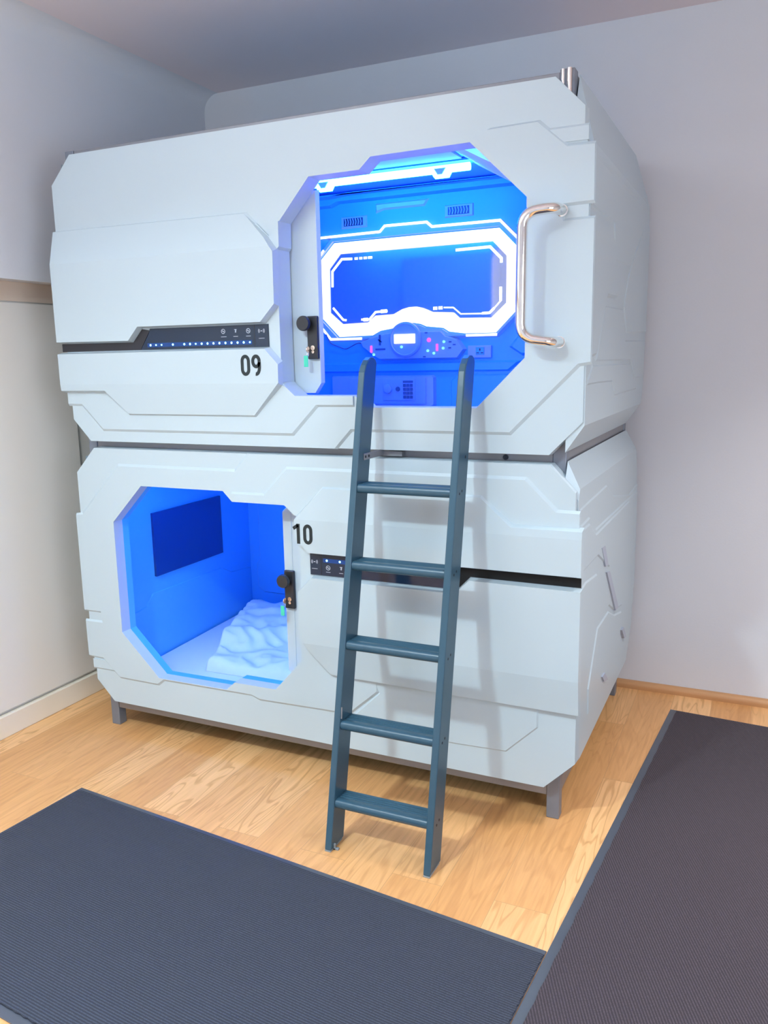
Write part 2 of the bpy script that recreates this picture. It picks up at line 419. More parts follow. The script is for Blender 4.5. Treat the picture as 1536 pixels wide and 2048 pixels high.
OPEN = [(1.12, 2.185), (1.311, 2.186), (1.352, 2.222), (1.692, 2.225), (1.874, 2.048), (1.874, 1.572), (1.716, 1.415), (1.318, 1.415),
        (1.280, 1.453), (1.043, 1.453), (1.002, 1.488), (0.988, 1.502), (0.988, 1.958), (0.997, 1.967), (0.998, 2.051)]
def front_shell_bm(kind):
    bm = bmesh.new()
    k_top = 0.245 if kind == 'up' else 0.13
    def belly(z):
        if z < 1.498: return 0.081 - (1.498 - z) * 0.11
        if z > 1.967: return 0.081 - (z - 1.967) * k_top
        return 0.081
    b0 = [(0.065, 2.376), (-0.04, 2.27), (-0.04, 2.09), (-0.036, 2.0), (-0.03, 1.5), (-0.022, 1.44), (-0.022, 1.352), (0.06, 1.267), (1.955, 1.266), (2.060, 1.372), (2.060, 1.546),
          (2.062, 1.6), (2.062, 2.15), (2.045, 2.23), (2.045, 2.285), (1.955, 2.376)]
    plate(bm, b0, 0.001, 0.045, 0.003, [OPEN])
    # collar behind the opening
    if kind == 'up': plate(bm, offset(OPEN, -0.018), -0.034, 0.001, 0.0, [OPEN])
    right = [(-0.022, 1.352), (0.06, 1.267), (1.203, 1.267), (1.262, 1.329), (1.831, 1.329), (2.045, 1.543), (2.080, 1.548), (2.080, 1.978), (1.990, 1.977),
             (1.986, 2.011), (2.078, 2.013), (2.076, 2.184), (1.996, 2.186), (1.910, 2.261)]
    ri = [0.004, 0.002, 0.009, 0.010, 0.010, 0.009, 0.003, 0.008, 0.006, 0.008, 0.003, 0.009, 0.009]
    if kind == 'low':
        m = [(-0.026, 2.08)] + right + [(1.700, 2.262), (1.668, 2.237), (1.235, 2.233), (1.200, 2.246), (0.80, 2.237), (0.678, 2.13), (0.678, 2.08)]
        plate(bm, m, 0.045, 0.052, [0.002] + ri + [0.009] * 6 + [0.008, 0.002], [OPEN])
        plate(bm, [(0.70, 2.085), (0.678, 2.13), (0.782, 2.23), (0.782, 2.262), (0.39, 2.274), (0.198, 2.268), (0.088, 2.16), (0.088, 2.085)], 0.045, 0.050, 0.005)
    else:
        m = [(-0.026, 2.05)] + right + [(1.760, 2.258)] + OPEN[3:] + [(0.958, 2.004), (0.91, 2.05)]
        plate(bm, m, 0.045, 0.052, [0.002] + ri + [0.006, 0.0] + [0.0] * 11 + [0.0, 0.0, 0.0])
    plate(bm, [(1.88, 2.234), (2.056, 2.235), (2.056, 2.19), (1.93, 2.19)], 0.045, 0.049, [0.006, 0.002, 0, 0])
    # lower tier
    t = [(-0.037, 1.50), (-0.037, 1.411), (0.034, 1.410), (0.137, 1.310), (1.030, 1.310), (1.134, 1.414), (1.276, 1.415), (1.276, 1.453), (1.043, 1.453), (1.002, 1.488), (0.95, 1.50)]
    plate(bm, t, 0.052, 0.059, [0.002, 0.009, 0.010, 0.010, 0.010, 0.008, 0.002, 0.0, 0.0, 0.0, 0.0])
    # band under the display and the large panel above it
    l1 = [(-0.050, 1.6245), (-0.050, 1.463), (0.176, 1.463), (0.283, 1.372), (0.880, 1.372), (0.992, 1.486), (0.994, 1.576), (0.946, 1.6255)]
    plate(bm, l1, 0.052, 0.080, [0.002, 0.010, 0.011, 0.011, 0.011, 0.002, 0.010, 0.006], prof=belly, cuts=(1.498,))
    lp = [(-0.050, 2.097), (-0.050, 1.661), (0.325, 1.658), (0.375, 1.709), (0.932, 1.708), (0.988, 1.764), (0.990, 1.962), (0.958, 2.004), (0.870, 2.091)]
    plate(bm, lp, 0.045, 0.080, [0.002, 0.005, 0.006, 0.005, 0.008, 0.002, 0.010, 0.010, 0.003 if kind == 'up' else 0.010], prof=belly, cuts=(1.967,))
    return bm

def side_shell_bm(kind):
    """right-hand side cladding of the upper ('up') or lower ('low') pod"""
    bm = bmesh.new()
    G = 0.004
    if kind == 'up':
        plate(bm, [(-0.040, 1.278), (1.170, 1.278), (1.235, 1.40), (1.235, 2.25), (1.188, 2.398), (0.05, 2.398), (-0.040, 2.20)], 2.004, 2.062, [0.085, 0.03, 0.0, 0.03, 0.205, 0.03, 0.0], axis='x')
        X = 2.0615
        plate(bm, [(-0.026, 2.011), (0.369, 2.011), (0.403, 1.892), (0.735, 1.905), (1.05, 2.11), (1.08, 2.17), (-0.026, 2.175)], X, X + G, [0.006] * 5 + [0.02, 0], axis='x')
        plate(bm, [(1.08, 2.09), (0.80, 1.935), (0.70, 1.86), (0.62, 1.75), (0.70, 1.655), (1.235, 1.668), (1.235, 2.12)], X, X + G, [0.006] * 5 + [0.001, 0.02], axis='x')
        plate(bm, [(0.098, 1.556), (0.822, 1.552), (0.955, 1.478), (1.132, 1.476), (1.20, 1.50), (1.225, 1.636), (0.681, 1.63), (0.595, 1.742), (0.24, 1.736)], X, X + G, 0.006, axis='x')
        plate(bm, [(0.153, 1.485), (0.421, 1.481), (0.484, 1.429), (1.02, 1.432), (0.955, 1.470), (0.815, 1.542), (0.05, 1.546), (-0.026, 1.50), (-0.026, 1.485)], X, X + G, 0.006, axis='x')
        plate(bm, [(-0.026, 1.565), (0.08, 1.572), (0.225, 1.752), (0.24, 1.762), (0.44, 1.766), (0.36, 1.95), (0.30, 1.978), (-0.026, 1.978)], X, X + 0.012, [0.012] * 6 + [0.004, 0.0], axis='x')
    else:
        plate(bm, [(-0.040, 0.235), (0.06, 0.150), (1.10, 0.150), (1.235, 0.30), (1.235, 1.13), (1.175, 1.246), (0.0, 1.246), (-0.040, 1.17)], 2.004, 2.050, [0.05, 0.05, 0.03, 0.0, 0.03, 0.085, 0.02, 0.0], axis='x')
        X = 2.0495
        plate(bm, [(-0.026, 0.26), (0.40, 0.262), (0.80, 0.27), (1.0, 0.31), (1.235, 0.42), (1.235, 1.00), (1.0, 0.985), (0.60, 1.045), (0.447, 1.108), (-0.026, 1.098)], X, X + G, [0.008] * 3 + [0.02, 0.0] + [0.006] * 4 + [0], axis='x')
        plate(bm, [(-0.026, 0.30), (0.10, 0.33), (0.142, 0.431), (0.30, 0.622), (0.551, 0.617), (0.68, 0.56), (0.88, 0.524), (1.23, 0.51), (1.23, 0.97), (0.232, 0.985), (0.115, 1.049), (-0.026, 1.045)], X + G, X + 2 * G, [0.006] * 12, axis='x')
        plate(bm, [(-0.026, 0.885), (0.264, 0.882), (0.507, 0.782), (0.76, 0.780), (0.867, 0.82), (0.97, 0.965), (0.22, 0.97), (0.10, 1.03), (-0.026, 1.032)], X + 2 * G, X + 3 * G, 0.006, axis='x')
        plate(bm, [(-0.026, 0.835), (0.06, 0.84), (0.255, 0.82), (0.40, 0.72), (0.44, 0.64), (0.29, 0.64), (0.12, 0.44), (0.08, 0.35), (-0.026, 0.33)], X + 2 * G, X + 3 * G, 0.006, axis='x')
        plate(bm, [(0.17, 0.42), (0.32, 0.600), (0.545, 0.597), (0.69, 0.54), (0.88, 0.50), (0.86, 0.40), (0.50, 0.30), (0.18, 0.32)], X + G, X + 2 * G, 0.006, axis='x')
    return bm

def digits(text, x0, z0, x1, z1, p0, p1, w):
    """condensed rounded numerals"""
    bm = bmesh.new(); n = len(text); gap = 0.16; cw = (x1 - x0) / (n + gap * (n - 1))
    for i, ch in enumerate(text):
        a = x0 + i * cw * (1 + gap) + w / 2; b = a + cw - w; lo = z0 + w / 2; hi = z1 - w / 2
        cx, r = (a + b) / 2, (b - a) / 2; rz = r * 1.25
        if ch == '0':
            ribbon(bm, arc(cx, hi - rz, r, rz, 0, 180) + arc(cx, lo + rz, r, rz, 180, 360), w, p0, p1, closed=True)
        elif ch == '9':
            zr = (hi - lo) * 0.29
            ribbon(bm, arc(cx, hi - zr, r, zr, 0, 350, 22), w, p0, p1)
            ribbon(bm, [(b, hi - zr), (b, lo + (hi - lo) * 0.42)] + arc(cx - r * 0.05, lo + (hi - lo) * 0.40, r * 1.05, (hi - lo) * 0.40, 0, -100, 12), w, p0, p1)
        elif ch == '1':
            ribbon(bm, [(cx + r * 0.35, lo - w / 2), (cx + r * 0.35, hi + w / 2)], w * 1.05, p0, p1)
            ribbon(bm, [(cx + r * 0.35, hi + w * 0.1), (a - r * 0.25, hi - (hi - lo) * 0.2)], w, p0, p1)
    return bm

def liner_bm(z0, z1):
    bm = bmesh.new(); x0, x1, y0, y1 = 0.052, 1.948, 0.003, 1.060; t = 0.009
    def quad(*p): return bm.faces.new([bm.verts.new(q) for q in p])
    # five inner skins and five outer skins
    for d, f in ((0, 1), (t, -1)):
        a, b, c, e, g = x0 - d, x1 + d, y1 + d, z0 - d, z1 + d
        quad((a, y0, e), (b, y0, e), (b, c, e), (a, c, e)); quad((a, y0, g), (b, y0, g), (b, c, g), (a, c, g))
        quad((a, c, e), (b, c, e), (b, c, g), (a, c, g)); quad((a, y0, e), (a, c, e), (a, c, g), (a, y0, g)); quad((b, y0, e), (b, c, e), (b, c, g), (b, y0, g))
    quad((x0, y0, z0), (x0 - t, y0, z0 - t), (x0 - t, y0, z1 + t), (x0, y0, z1)); quad((x1, y0, z0), (x1 + t, y0, z0 - t), (x1 + t, y0, z1 + t), (x1, y0, z1))
    quad((x0, y0, z0), (x1, y0, z0), (x1 + t, y0, z0 - t), (x0 - t, y0, z0 - t)); quad((x0, y0, z1), (x1, y0, z1), (x1 + t, y0, z1 + t), (x0 - t, y0, z1 + t))
    bmesh.ops.remove_doubles(bm, verts=bm.verts[:], dist=1e-5)
    return bm

def lock_parts(door, lx, lz, kx, kz, key_label):
    """black escutcheon with a round knob and a key cylinder"""
    pl = obj('lock_plate', BX(lx - 0.0215, lx + 0.0215, 0.026, 0.040, lz - 0.076, lz + 0.076, bev=0.004), M['black'], door, label='black lock plate')
    bm = bmesh.new(); revolve(bm, [(0.010, 0), (0.010, 0.012), (0.0245, 0.014), (0.0265, 0.018), (0.0265, 0.028), (0.024, 0.032), (0.0, 0.033)][:-1], (kx, 0.026, kz))
    obj('knob', bm, M['black'], door, smooth=True, label='round black knob')
    bm = bmesh.new(); cyl(bm, (lx + 0.004, 0.027, lz - 0.036), (0, -1, 0), 0.0085, 0.008, 20); cyl(bm, (lx + 0.004, 0.027, lz - 0.05), (0, -1, 0), 0.0055, 0.008, 16)
    obj('lock_cylinder', bm, M['brass'], door, smooth=True, label='metal lock cylinder')

def key_thing(label, x, y, z, bend):
    k = thing('key', label, 'key', (x, y, z), 'keys left in the pod locks')
    bm = bmesh.new()
    box(bm, x - 0.0015, x + 0.0015, y - 0.004, y + 0.0095, z - 0.004, z + 0.004)
    cyl(bm, (x - 0.0014, y - 0.012, z - 0.001), (1, 0, 0), 0.011, 0.0028, 20)
    obj('key_blade', bm, M['brass'], k, smooth=True, label='metal key blade')
    bm = bmesh.new(); pts = arc(x, z - 0.016, 0.007, 0.009, 0, 360, 18)
    tube(bm, [(x + 0.1 * (px - x), y - 0.013 + (px - x) * 0.6, pz) for px, pz in pts], 0.0009, 6)
    obj('key_ring', bm, M['chrome'], k, smooth=True)
    bm = bmesh.new(); box(bm, x - 0.0085 + bend, x + 0.0085 + bend, y - 0.016, y - 0.0125, z - 0.062, z - 0.022, 0.0015)
    obj('key_tag', bm, M['tag'], k, label='green plastic key tag')
    return k

def icons(parent, items, p):
    """small printed pictograms: (kind, x, z, size)"""
    for kind, x, z, s in items:
        bm = bmesh.new(); q = p + 0.0006
        if kind == 'disc':
            ribbon(bm, arc(x, z, s, s, 0, 360, 20)[:-1], s * 0.28, p, q, closed=True); ribbon(bm, [(x - s * 0.5, z + s * 0.3), (x + s * 0.5, z - s * 0.3)], s * 0.4, p, q)
        elif kind == 'cup':
            ribbon(bm, [(x - s * 0.7, z + s * 0.7), (x + s * 0.7, z + s * 0.7)], s * 0.4, p, q); ribbon(bm, [(x + s * 0.2, z + s * 0.6), (x, z - s * 0.8)], s * 0.7, p, q)
        elif kind == 'waves':
            for sg in (1, -1):
                for rr in (0.8, 1.25):
                    ribbon(bm, [(x + sg * (a - x), b) for a, b in arc(x + s * 0.1, z, s * rr, s * rr * 0.9, -42, 42, 8)], s * 0.2, p, q)
            ribbon(bm, [(x - s * 0.35, z), (x + s * 0.35, z)], s * 0.3, p, q)
        elif kind == 'line':
            ribbon(bm, [(x - s, z), (x + s, z)], 0.0018, p, q)
        obj('icon', bm, M['icon'], parent)

# ---- mirror with ring light (only the upper pod shows it lit)
def poly_arch(pts): return pts
RING_OUT = [(0.546, 2.050), (0.626, 2.129), (1.044, 2.133), (1.450, 2.135), (1.528, 2.055), (1.530, 1.777), (1.437, 1.684), (1.288, 1.685), (1.213, 1.695), (1.184, 1.713),
            (1.10, 1.722), (1.070, 1.735), (1.032, 1.741), (0.994, 1.735), (0.965, 1.724), (0.862, 1.709), (0.821, 1.689), (0.640, 1.686), (0.548, 1.778)]
RING_IN = [(0.654, 2.077), (0.593, 2.011), (0.591, 1.804), (0.660, 1.746), (0.807, 1.750), (0.846, 1.780), (0.941, 1.783), (0.985, 1.804), (1.020, 1.812), (1.057, 1.813), (1.085, 1.806), (1.110, 1.796), (1.132, 1.786),
           (1.235, 1.780), (1.264, 1.754), (1.421, 1.750), (1.489, 1.811), (1.489, 2.013), (1.423, 2.081), (1.045, 2.079)]
FRAME_OUT = [(0.549, 2.163), (0.876, 2.168), (0.901, 2.192), (1.112, 2.192), (1.137, 2.170), (1.462, 2.171), (1.556, 2.077), (1.556, 1.766), (1.449, 1.664), (0.594, 1.664), (0.520, 1.742), (0.520, 2.064), (0.600, 2.145)]

# ================================================================== upper pod
up = thing('sleeping_pod', 'upper white sleeping pod numbered 09 with lit mirror inside', 'sleeping pod', (1.0, 0.6, 1.29), 'stacked white sleeping pods')
obj('front_shell', front_shell_bm('up'), M['shell'], up)
obj('side_shell', side_shell_bm('up'), M['shell'], up)
bm = bmesh.new(); plate(bm, [(-0.02, 1.30), (1.18, 1.30), (1.18, 2.35), (-0.02, 2.35)], 0.004, 0.02, 0.03, axis='x')
for v in bm.verts: v.co.x = -v.co.x
obj('side_shell', bm, M['shell'], up)
obj('interior_liner', liner_bm(1.302, 2.345), M['liner'], up)
# display
dsp = bmesh.new(); plate(dsp, [(-0.045, 1.6275), (0.36, 1.6275), (0.41, 1.70), (0.372, 1.706), (0.325, 1.6575), (-0.045, 1.6595)], 0.0532, 0.0555, 0.001)
obj('display_bar', dsp, M['bar'], up, label='dark smoked bar')
dsp = bmesh.new(); plate(dsp, [(0.36, 1.6275), (0.943, 1.6265), (0.943, 1.7065), (0.41, 1.7065), (0.405, 1.69)], 0.0532, 0.0565, 0.001)
dg = obj('display_panel', dsp, M['glass'], up, label='navy display panel with blue lights')
for k in (0, 1, 2, 4, 6, 7, 8, 9, 10, 11, 12, 13, 14, 15, 16, 17):
    bm = bmesh.new(); revolve(bm, [(0.0030 if k in (8, 1, 2, 17) else 0.0040, 0.0), (0.0024, 0.0022)], (0.410 + 0.02665 * k, -0.0567, 1.6445), seg=12)
    obj('indicator_light', bm, M['led'], dg)
obj('led_halo', BX(0.395, 0.872, -0.0568, -0.0560, 1.637, 1.652), M['halo'], dg, label='blue halo of the dots drawn as a glowing band')  # stands for LED light scattered around the dots
icons(dg, [('disc', 0.749, 1.686, 0.0078), ('cup', 0.803, 1.686, 0.007), ('disc', 0.858, 1.685, 0.0078), ('waves', 0.914, 1.683, 0.0095), ('line', 0.751, 1.6665, 0.012), ('line', 0.803, 1.6665, 0.01), ('line', 0.858, 1.6665, 0.01), ('line', 0.914, 1.657, 0.012)], 0.0566)
obj('divider', BX(0.8835, 0.8855, -0.0572, -0.0563, 1.629, 1.704), M['bar'], dg)
obj('room_number', digits('09', 0.836, 1.5255, 0.921, 1.6005, 0.0810, 0.0822, 0.0122), M['ink'], up, label='black numerals 09')
# door
bm = bmesh.new(); plate(bm, [(0.55, 1.456), (1.074, 1.456), (1.103, 1.496), (1.103, 2.16), (0.55, 2.16)], -0.058, -0.040, [0.003, 0.004, 0.006, 0.003, 0.003])
dr = obj('sliding_door', bm, M['shell'], up)
lock_parts(dr, 1.074, 1.656, 1.053, 1.706, '')
# grab handle
hp = fillet([(1.981, -0.051, 2.000), (1.975, -0.115, 2.000), (1.886, -0.140, 1.990), (1.884, -0.140, 1.63), (1.972, -0.115, 1.617), (1.981, -0.051, 1.617)], {1: 0.035, 2: 0.062, 3: 0.062, 4: 0.035}, 10)
bm = bmesh.new(); tube(bm, hp, 0.0160, 20)
hd = obj('grab_handle', bm, M['chrome'], up, smooth=True, label='chrome grab handle')
for hz in (2.0, 1.617):
    bm = bmesh.new(); cyl(bm, (1.981, -0.0502, hz), (0, -1, 0), 0.0190, 0.002, 28, 0.0180); obj('flange', bm, M['chrome'], hd, smooth=True)
# mirror assembly on the rear wall
bm = bmesh.new(); plate(bm, FRAME_OUT, -1.060, -1.044, 0.010, [offset(RING_OUT, -0.006)], hole_inset=0.0)
mf = obj('mirror_frame', bm, M['shell'], up)
bm = bmesh.new(); plate(bm, RING_OUT, -1.060, -1.041, 0.008, [RING_IN], hole_inset=-0.0)
obj('ring_light', bm, M['ring'], mf, label='glowing white light ring')
bm = bmesh.new(); plate(bm, offset(RING_IN, -0.010), -1.0595, -1.0555, 0.0)
mg = obj('mirror_glass', bm, M['mirror'], mf, label='mirror glass reflecting blue light')
for pts in ([(0.549, 2.156), (0.876, 2.161), (0.901, 2.185), (1.112, 2.185), (1.137, 2.163), (1.458, 2.164), (1.542, 2.080)], [(0.534, 1.752), (0.600, 1.675), (0.770, 1.675)], [(1.30, 1.675), (1.447, 1.675)], [(0.534, 2.05), (0.575, 2.098)]):
    bm = bmesh.new(); ribbon(bm, pts, 0.011, -1.0441, -1.0425); obj('edge_line', bm, M['etch'], mf, label='thin white glowing edge line')  # glowing white ribbons along the frame edge
E0, E1 = -1.0553, -1.0540
for pts, w in (([(0.722, 2.050), (0.666, 2.052), (0.613, 1.998), (0.611, 1.924)], 0.011), ([(0.735, 2.050), (0.752, 2.050)], 0.011), ([(0.760, 2.050), (0.776, 2.050)], 0.011), ([(0.783, 2.050), (0.800, 2.050)], 0.011), ([(0.806, 2.050), (0.828, 2.050)], 0.011),
               ([(0.611, 1.826), (0.665, 1.767), (0.683, 1.765)], 0.010), ([(0.763, 1.765), (0.807, 1.764), (0.840, 1.797), (0.903, 1.800)], 0.010), ([(0.775, 1.764), (0.800, 1.764)], 0.016), ([(0.868, 1.799), (0.900, 1.800)], 0.016),
               ([(1.247, 2.054), (1.409, 2.057), (1.461, 2.005), (1.461, 1.986)], 0.012), ([(1.136, 1.802), (1.156, 1.8025)], 0.014), ([(1.162, 1.803), (1.182, 1.803)], 0.014),
               ([(1.188, 1.804), (1.235, 1.802), (1.271, 1.772), (1.372, 1.770), (1.410, 1.771), (1.459, 1.822), (1.459, 1.883)], 0.006), ([(1.459, 1.822), (1.459, 1.883)], 0.012), ([(1.372, 1.771), (1.408, 1.772), (1.43, 1.792)], 0.011)):
    bm = bmesh.new(); ribbon(bm, pts, w, E0, E1); obj('etched_light', bm, M['etch'], mg, label='thin white light line')
# control console under the mirror
CON = [(0.760, 1.660), (0.821, 1.681), (0.901, 1.700), (0.955, 1.704), (1.083, 1.704), (1.183, 1.703), (1.205, 1.680), (1.262, 1.662), (1.300, 1.614), (1.264, 1.569), (0.867, 1.569), (0.835, 1.587), (0.775, 1.63)]
bm = bmesh.new(); plate(bm, CON, -1.060, -1.030, 0.008)
cp = obj('control_console', bm, M['panel_grey'], up)
bm = bmesh.new(); revolve(bm, [(0.082, 0.0), (0.080, 0.010), (0.072, 0.014), (0.069, 0.010), (0.04, 0.010)], (1.006, 1.030, 1.664), seg=48)
dl = obj('dial', bm, M['panel_grey'], cp, smooth=True)
bm = bmesh.new(); plate(bm, [(0.951, 1.646), (1.058, 1.646), (1.058, 1.689), (0.951, 1.689)], -1.020, -1.014, 0.002)
obj('screen', bm, M['screen'], dl, label='small bright white screen')
for nm, pts, r, mt in (('red_button', [(1.124, 1.659)], 0.0095, 'pink'), ('status_light', [(0.989, 1.630), (0.839, 1.597), (1.148, 1.598), (1.198, 1.649), (1.194, 1.620), (1.118, 1.610)], 0.006, 'cyan')):
    for (x, z) in pts:
        bm = bmesh.new(); revolve(bm, [(r, 0.0), (r, 0.004), (r * 0.7, 0.006)], (x, 1.030 if abs(x - 0.989) > 0.01 else 1.020, z), seg=16)
        obj(nm, bm, M[mt], cp, smooth=True, label='glowing %s indicator' % ('pink' if mt == 'pink' else 'cyan'))
for (x, z) in ((0.826, 1.623), (1.164, 1.624)):
    obj('slider_light', BX(x - 0.005, x + 0.005, 1.026, 1.030, z - 0.016, z + 0.016, bev=0.001), M['pink'], cp, label='glowing pink bar')
bm = bmesh.new(); ribbon(bm, [(0.872, 1.690), (0.872, 1.640)], 0.010, -1.030, -1.028); ribbon(bm, [(0.862, 1.668), (0.882, 1.655)], 0.006, -1.030, -1.028); ribbon(bm, [(0.848, 1.622), (0.900, 1.622)], 0.008, -1.030, -1.028)
obj('card_slot', bm, M['trim_dark'], cp)
for (x, z) in ((1.228, 1.648), (1.226, 1.621), (1.248, 1.635), (1.110, 1.692), (1.10, 1.583)):
    obj('label_mark', BX(x - 0.007, x + 0.007, 1.0285, 1.030, z - 0.003, z + 0.003), M['trim_dark'], cp)
for (x, z, s) in ((1.185, 1.598, 0.022), (0.885, 1.598, 0.012)):
    obj('label_mark', BX(x - s, x + s, 1.0285, 1.030, z - 0.002, z + 0.002), M['icon'], cp)
# cable from the socket side
bm = bmesh.new(); tube(bm, fillet([(0.575, 1.04, 1.70), (0.60, 1.04, 1.655), (0.68, 1.045, 1.625), (0.75, 1.04, 1.655), (0.785, 1.035, 1.65)], 0.04, 8), 0.003, 8)
obj('cable', bm, M['trim_dark'], cp, smooth=True)
# wall socket
sk = obj('wall_socket', BX(1.306, 1.419, 1.048, 1.060, 1.573, 1.629, bev=0.004), M['panel_grey'], up)
obj('socket_face', BX(1.346, 1.386, 1.045, 1.048, 1.587, 1.621, bev=0.001), M['liner'], sk)
for (x, z, w, h) in ((1.366, 1.610, 0.003, 0.008), (1.356, 1.596, 0.006, 0.003), (1.376, 1.596, 0.006, 0.003)):
    obj('socket_hole', BX(x - w, x + w, 1.0440, 1.0455, z - h / 1.5, z + h / 1.5), M['black'], sk)
# built-in safe
bm = bmesh.new(); plate(bm, [(0.60, 1.345), (1.12, 1.345), (1.147, 1.357), (1.147, 1.488), (1.135, 1.498), (0.60, 1.498)], -1.060, -1.035, 0.006)
sf = obj('safe', bm, M['safe'], up, label='built-in safe with keypad')
sd = obj('safe_door', BX(0.70, 1.105, 1.0305, 1.0355, 1.362, 1.486, bev=0.002), M['safe'], sf)
kp = obj('keypad_plate', BX(0.885, 1.052, 1.0265, 1.0310, 1.379, 1.482, bev=0.002), M['safe'], sf)
bm = bmesh.new(); revolve(bm, [(0.022, 0.0), (0.021, 0.010), (0.015, 0.013)], (0.912, 1.0265, 1.435), seg=28); obj('dial_knob', bm, M['panel_grey'], sf, smooth=True)
bm = bmesh.new(); revolve(bm, [(0.011, 0.0), (0.010, 0.006)], (0.964, 1.0265, 1.434), seg=20); obj('keyhole_cover', bm, M['trim_dark'], sf, smooth=True)
obj('keypad_display', BX(0.990, 1.042, 1.0255, 1.0268, 1.463, 1.473), M['trim_dark'], sf)
for r in range(4):
    for c in range(3):
        obj('keypad_button', BX(0.9915 + c * 0.0175, 1.0055 + c * 0.0175, 1.0225, 1.0266, 1.389 + r * 0.0185, 1.4025 + r * 0.0185, bev=0.001), M['trim_dark'], sf)
# low cabinet line right of the safe
bm = bmesh.new(); plate(bm, [(1.222, 1.31), (1.222, 1.472), (1.252, 1.498), (1.60, 1.500), (1.60, 1.31)], -1.060, -1.050, 0.006)
obj('wall_panel', bm, M['liner'], up)
bm = bmesh.new(); plate(bm, [(0.30, 1.512), (1.50, 1.512), (1.56, 1.56), (0.30, 1.56)], -1.060, -1.044, 0.008); obj('rear_ledge', bm, M['liner'], up)
bm = bmesh.new(); plate(bm, [(1.50, 1.62), (1.60, 1.735), (1.68, 1.70), (1.68, 1.58), (1.56, 1.58)], -1.060, -1.030, 0.012); obj('corner_block', bm, M['liner'], up)
# vents
for (x0, z0) in ((0.667, 2.190), (1.194, 2.197)):
    bm = bmesh.new(); plate(bm, [(x0, z0), (x0 + 0.137, z0), (x0 + 0.137, z0 + 0.054), (x0, z0 + 0.054)], -1.060, -1.052, 0.004)
    vt = obj('air_vent', bm, M['panel_grey'], up)
    obj('vent_recess', BX(x0 + 0.018, x0 + 0.118, 1.0495, 1.0525, z0 + 0.010, z0 + 0.044), M['black'], vt)
    bm = bmesh.new()
    for k in range(7):
        xx = x0 + 0.026 + k * 0.0135
        ribbon(bm, [(xx, z0 + 0.012), (xx + 0.004, z0 + 0.027), (xx, z0 + 0.042)], 0.0045, -1.0495, -1.0465)
    obj('vent_slats', bm, M['panel_grey'], vt)
# stepped ledges high on the rear wall and the slanted ceiling cove
for pts, p in (([(0.30, 2.29), (0.62, 2.29), (0.66, 2.305), (1.55, 2.305), (1.60, 2.29), (1.75, 2.29), (1.75, 2.344), (0.30, 2.344)], 0.030), ([(0.30, 2.322), (0.64, 2.322), (0.74, 2.331), (1.80, 2.331), (1.80, 2.344), (0.30, 2.344)], 0.075),
               ([(0.85, 2.245), (0.895, 2.258), (1.098, 2.258), (1.12, 2.29), (0.85, 2.29)], 0.010)):
    bm = bmesh.new(); plate(bm, pts, -1.060, -1.060 + p, 0.008); obj('ceiling_ledge', bm, M['shell' if p < 0.02 else 'liner'], up)
bm = bmesh.new()
pr = [(1.44, 2.345), (1.70, 2.20), (1.948, 2.20), (1.948, 2.345)]
va = [bm.verts.new((x, 0.12, z)) for x, z in pr]; vb = [bm.verts.new((x, 0.80, z)) for x, z in pr]
for i in range(4): bm.faces.new((va[i], va[(i + 1) % 4], vb[(i + 1) % 4], vb[i]))
bm.faces.new(va); bm.faces.new(vb); obj('ceiling_cove', bm, M['ceil'], up)
obj('ceiling_panel', BX(0.10, 1.43, 0.10, 0.62, 2.3385, 2.3455), M['ceil'], up)
bm = bmesh.new(); tube(bm, [(0.25, 0.045, 2.272), (1.75, 0.045, 2.272)], 0.012, 12); obj('glow_strip', bm, M['fill_up'], up, smooth=True, label='added blue fill strip behind the front shell')  # unseen strip, added to throw more blue onto the rear wall
obj('light_shield', BX(0.24, 1.76, 0.006, 0.085, 2.290, 2.294), M['liner'], up)  # added shield, keeps the fill strip off the ceiling
# strip lamp on the pod ceiling
LY = 0.66
bm = bmesh.new(); tube(bm, [(0.66, LY, 2.316), (1.45, LY, 2.316)], 0.016, 14)
sl = obj('glow_strip', bm, M['strip'], up, smooth=True, label='bright cyan white strip lamp')
obj('light_shield', BX(0.64, 1.47, LY - 0.03, LY + 0.03, 2.334, 2.342), M['liner'], sl)  # shield added over the tube to block its upward light
for x in (0.80, 1.33):
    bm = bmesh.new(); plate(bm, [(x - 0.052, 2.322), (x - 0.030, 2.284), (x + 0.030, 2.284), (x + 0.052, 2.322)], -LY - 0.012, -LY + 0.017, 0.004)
    lb = obj('lamp_bracket', bm, M['strip'], sl)  # bracket made to glow, standing for lamp light falling on it
    bm = bmesh.new(); plate(bm, [(x - 0.026, 2.318), (x - 0.010, 2.294), (x + 0.010, 2.294), (x + 0.026, 2.318)], -LY + 0.0165, -LY + 0.019, 0.001)
    obj('clip', bm, M['shell'], lb)
key_thing('metal key with a green tag hanging in the upper pod lock', 1.066, 0.0175, 1.615, -0.008)

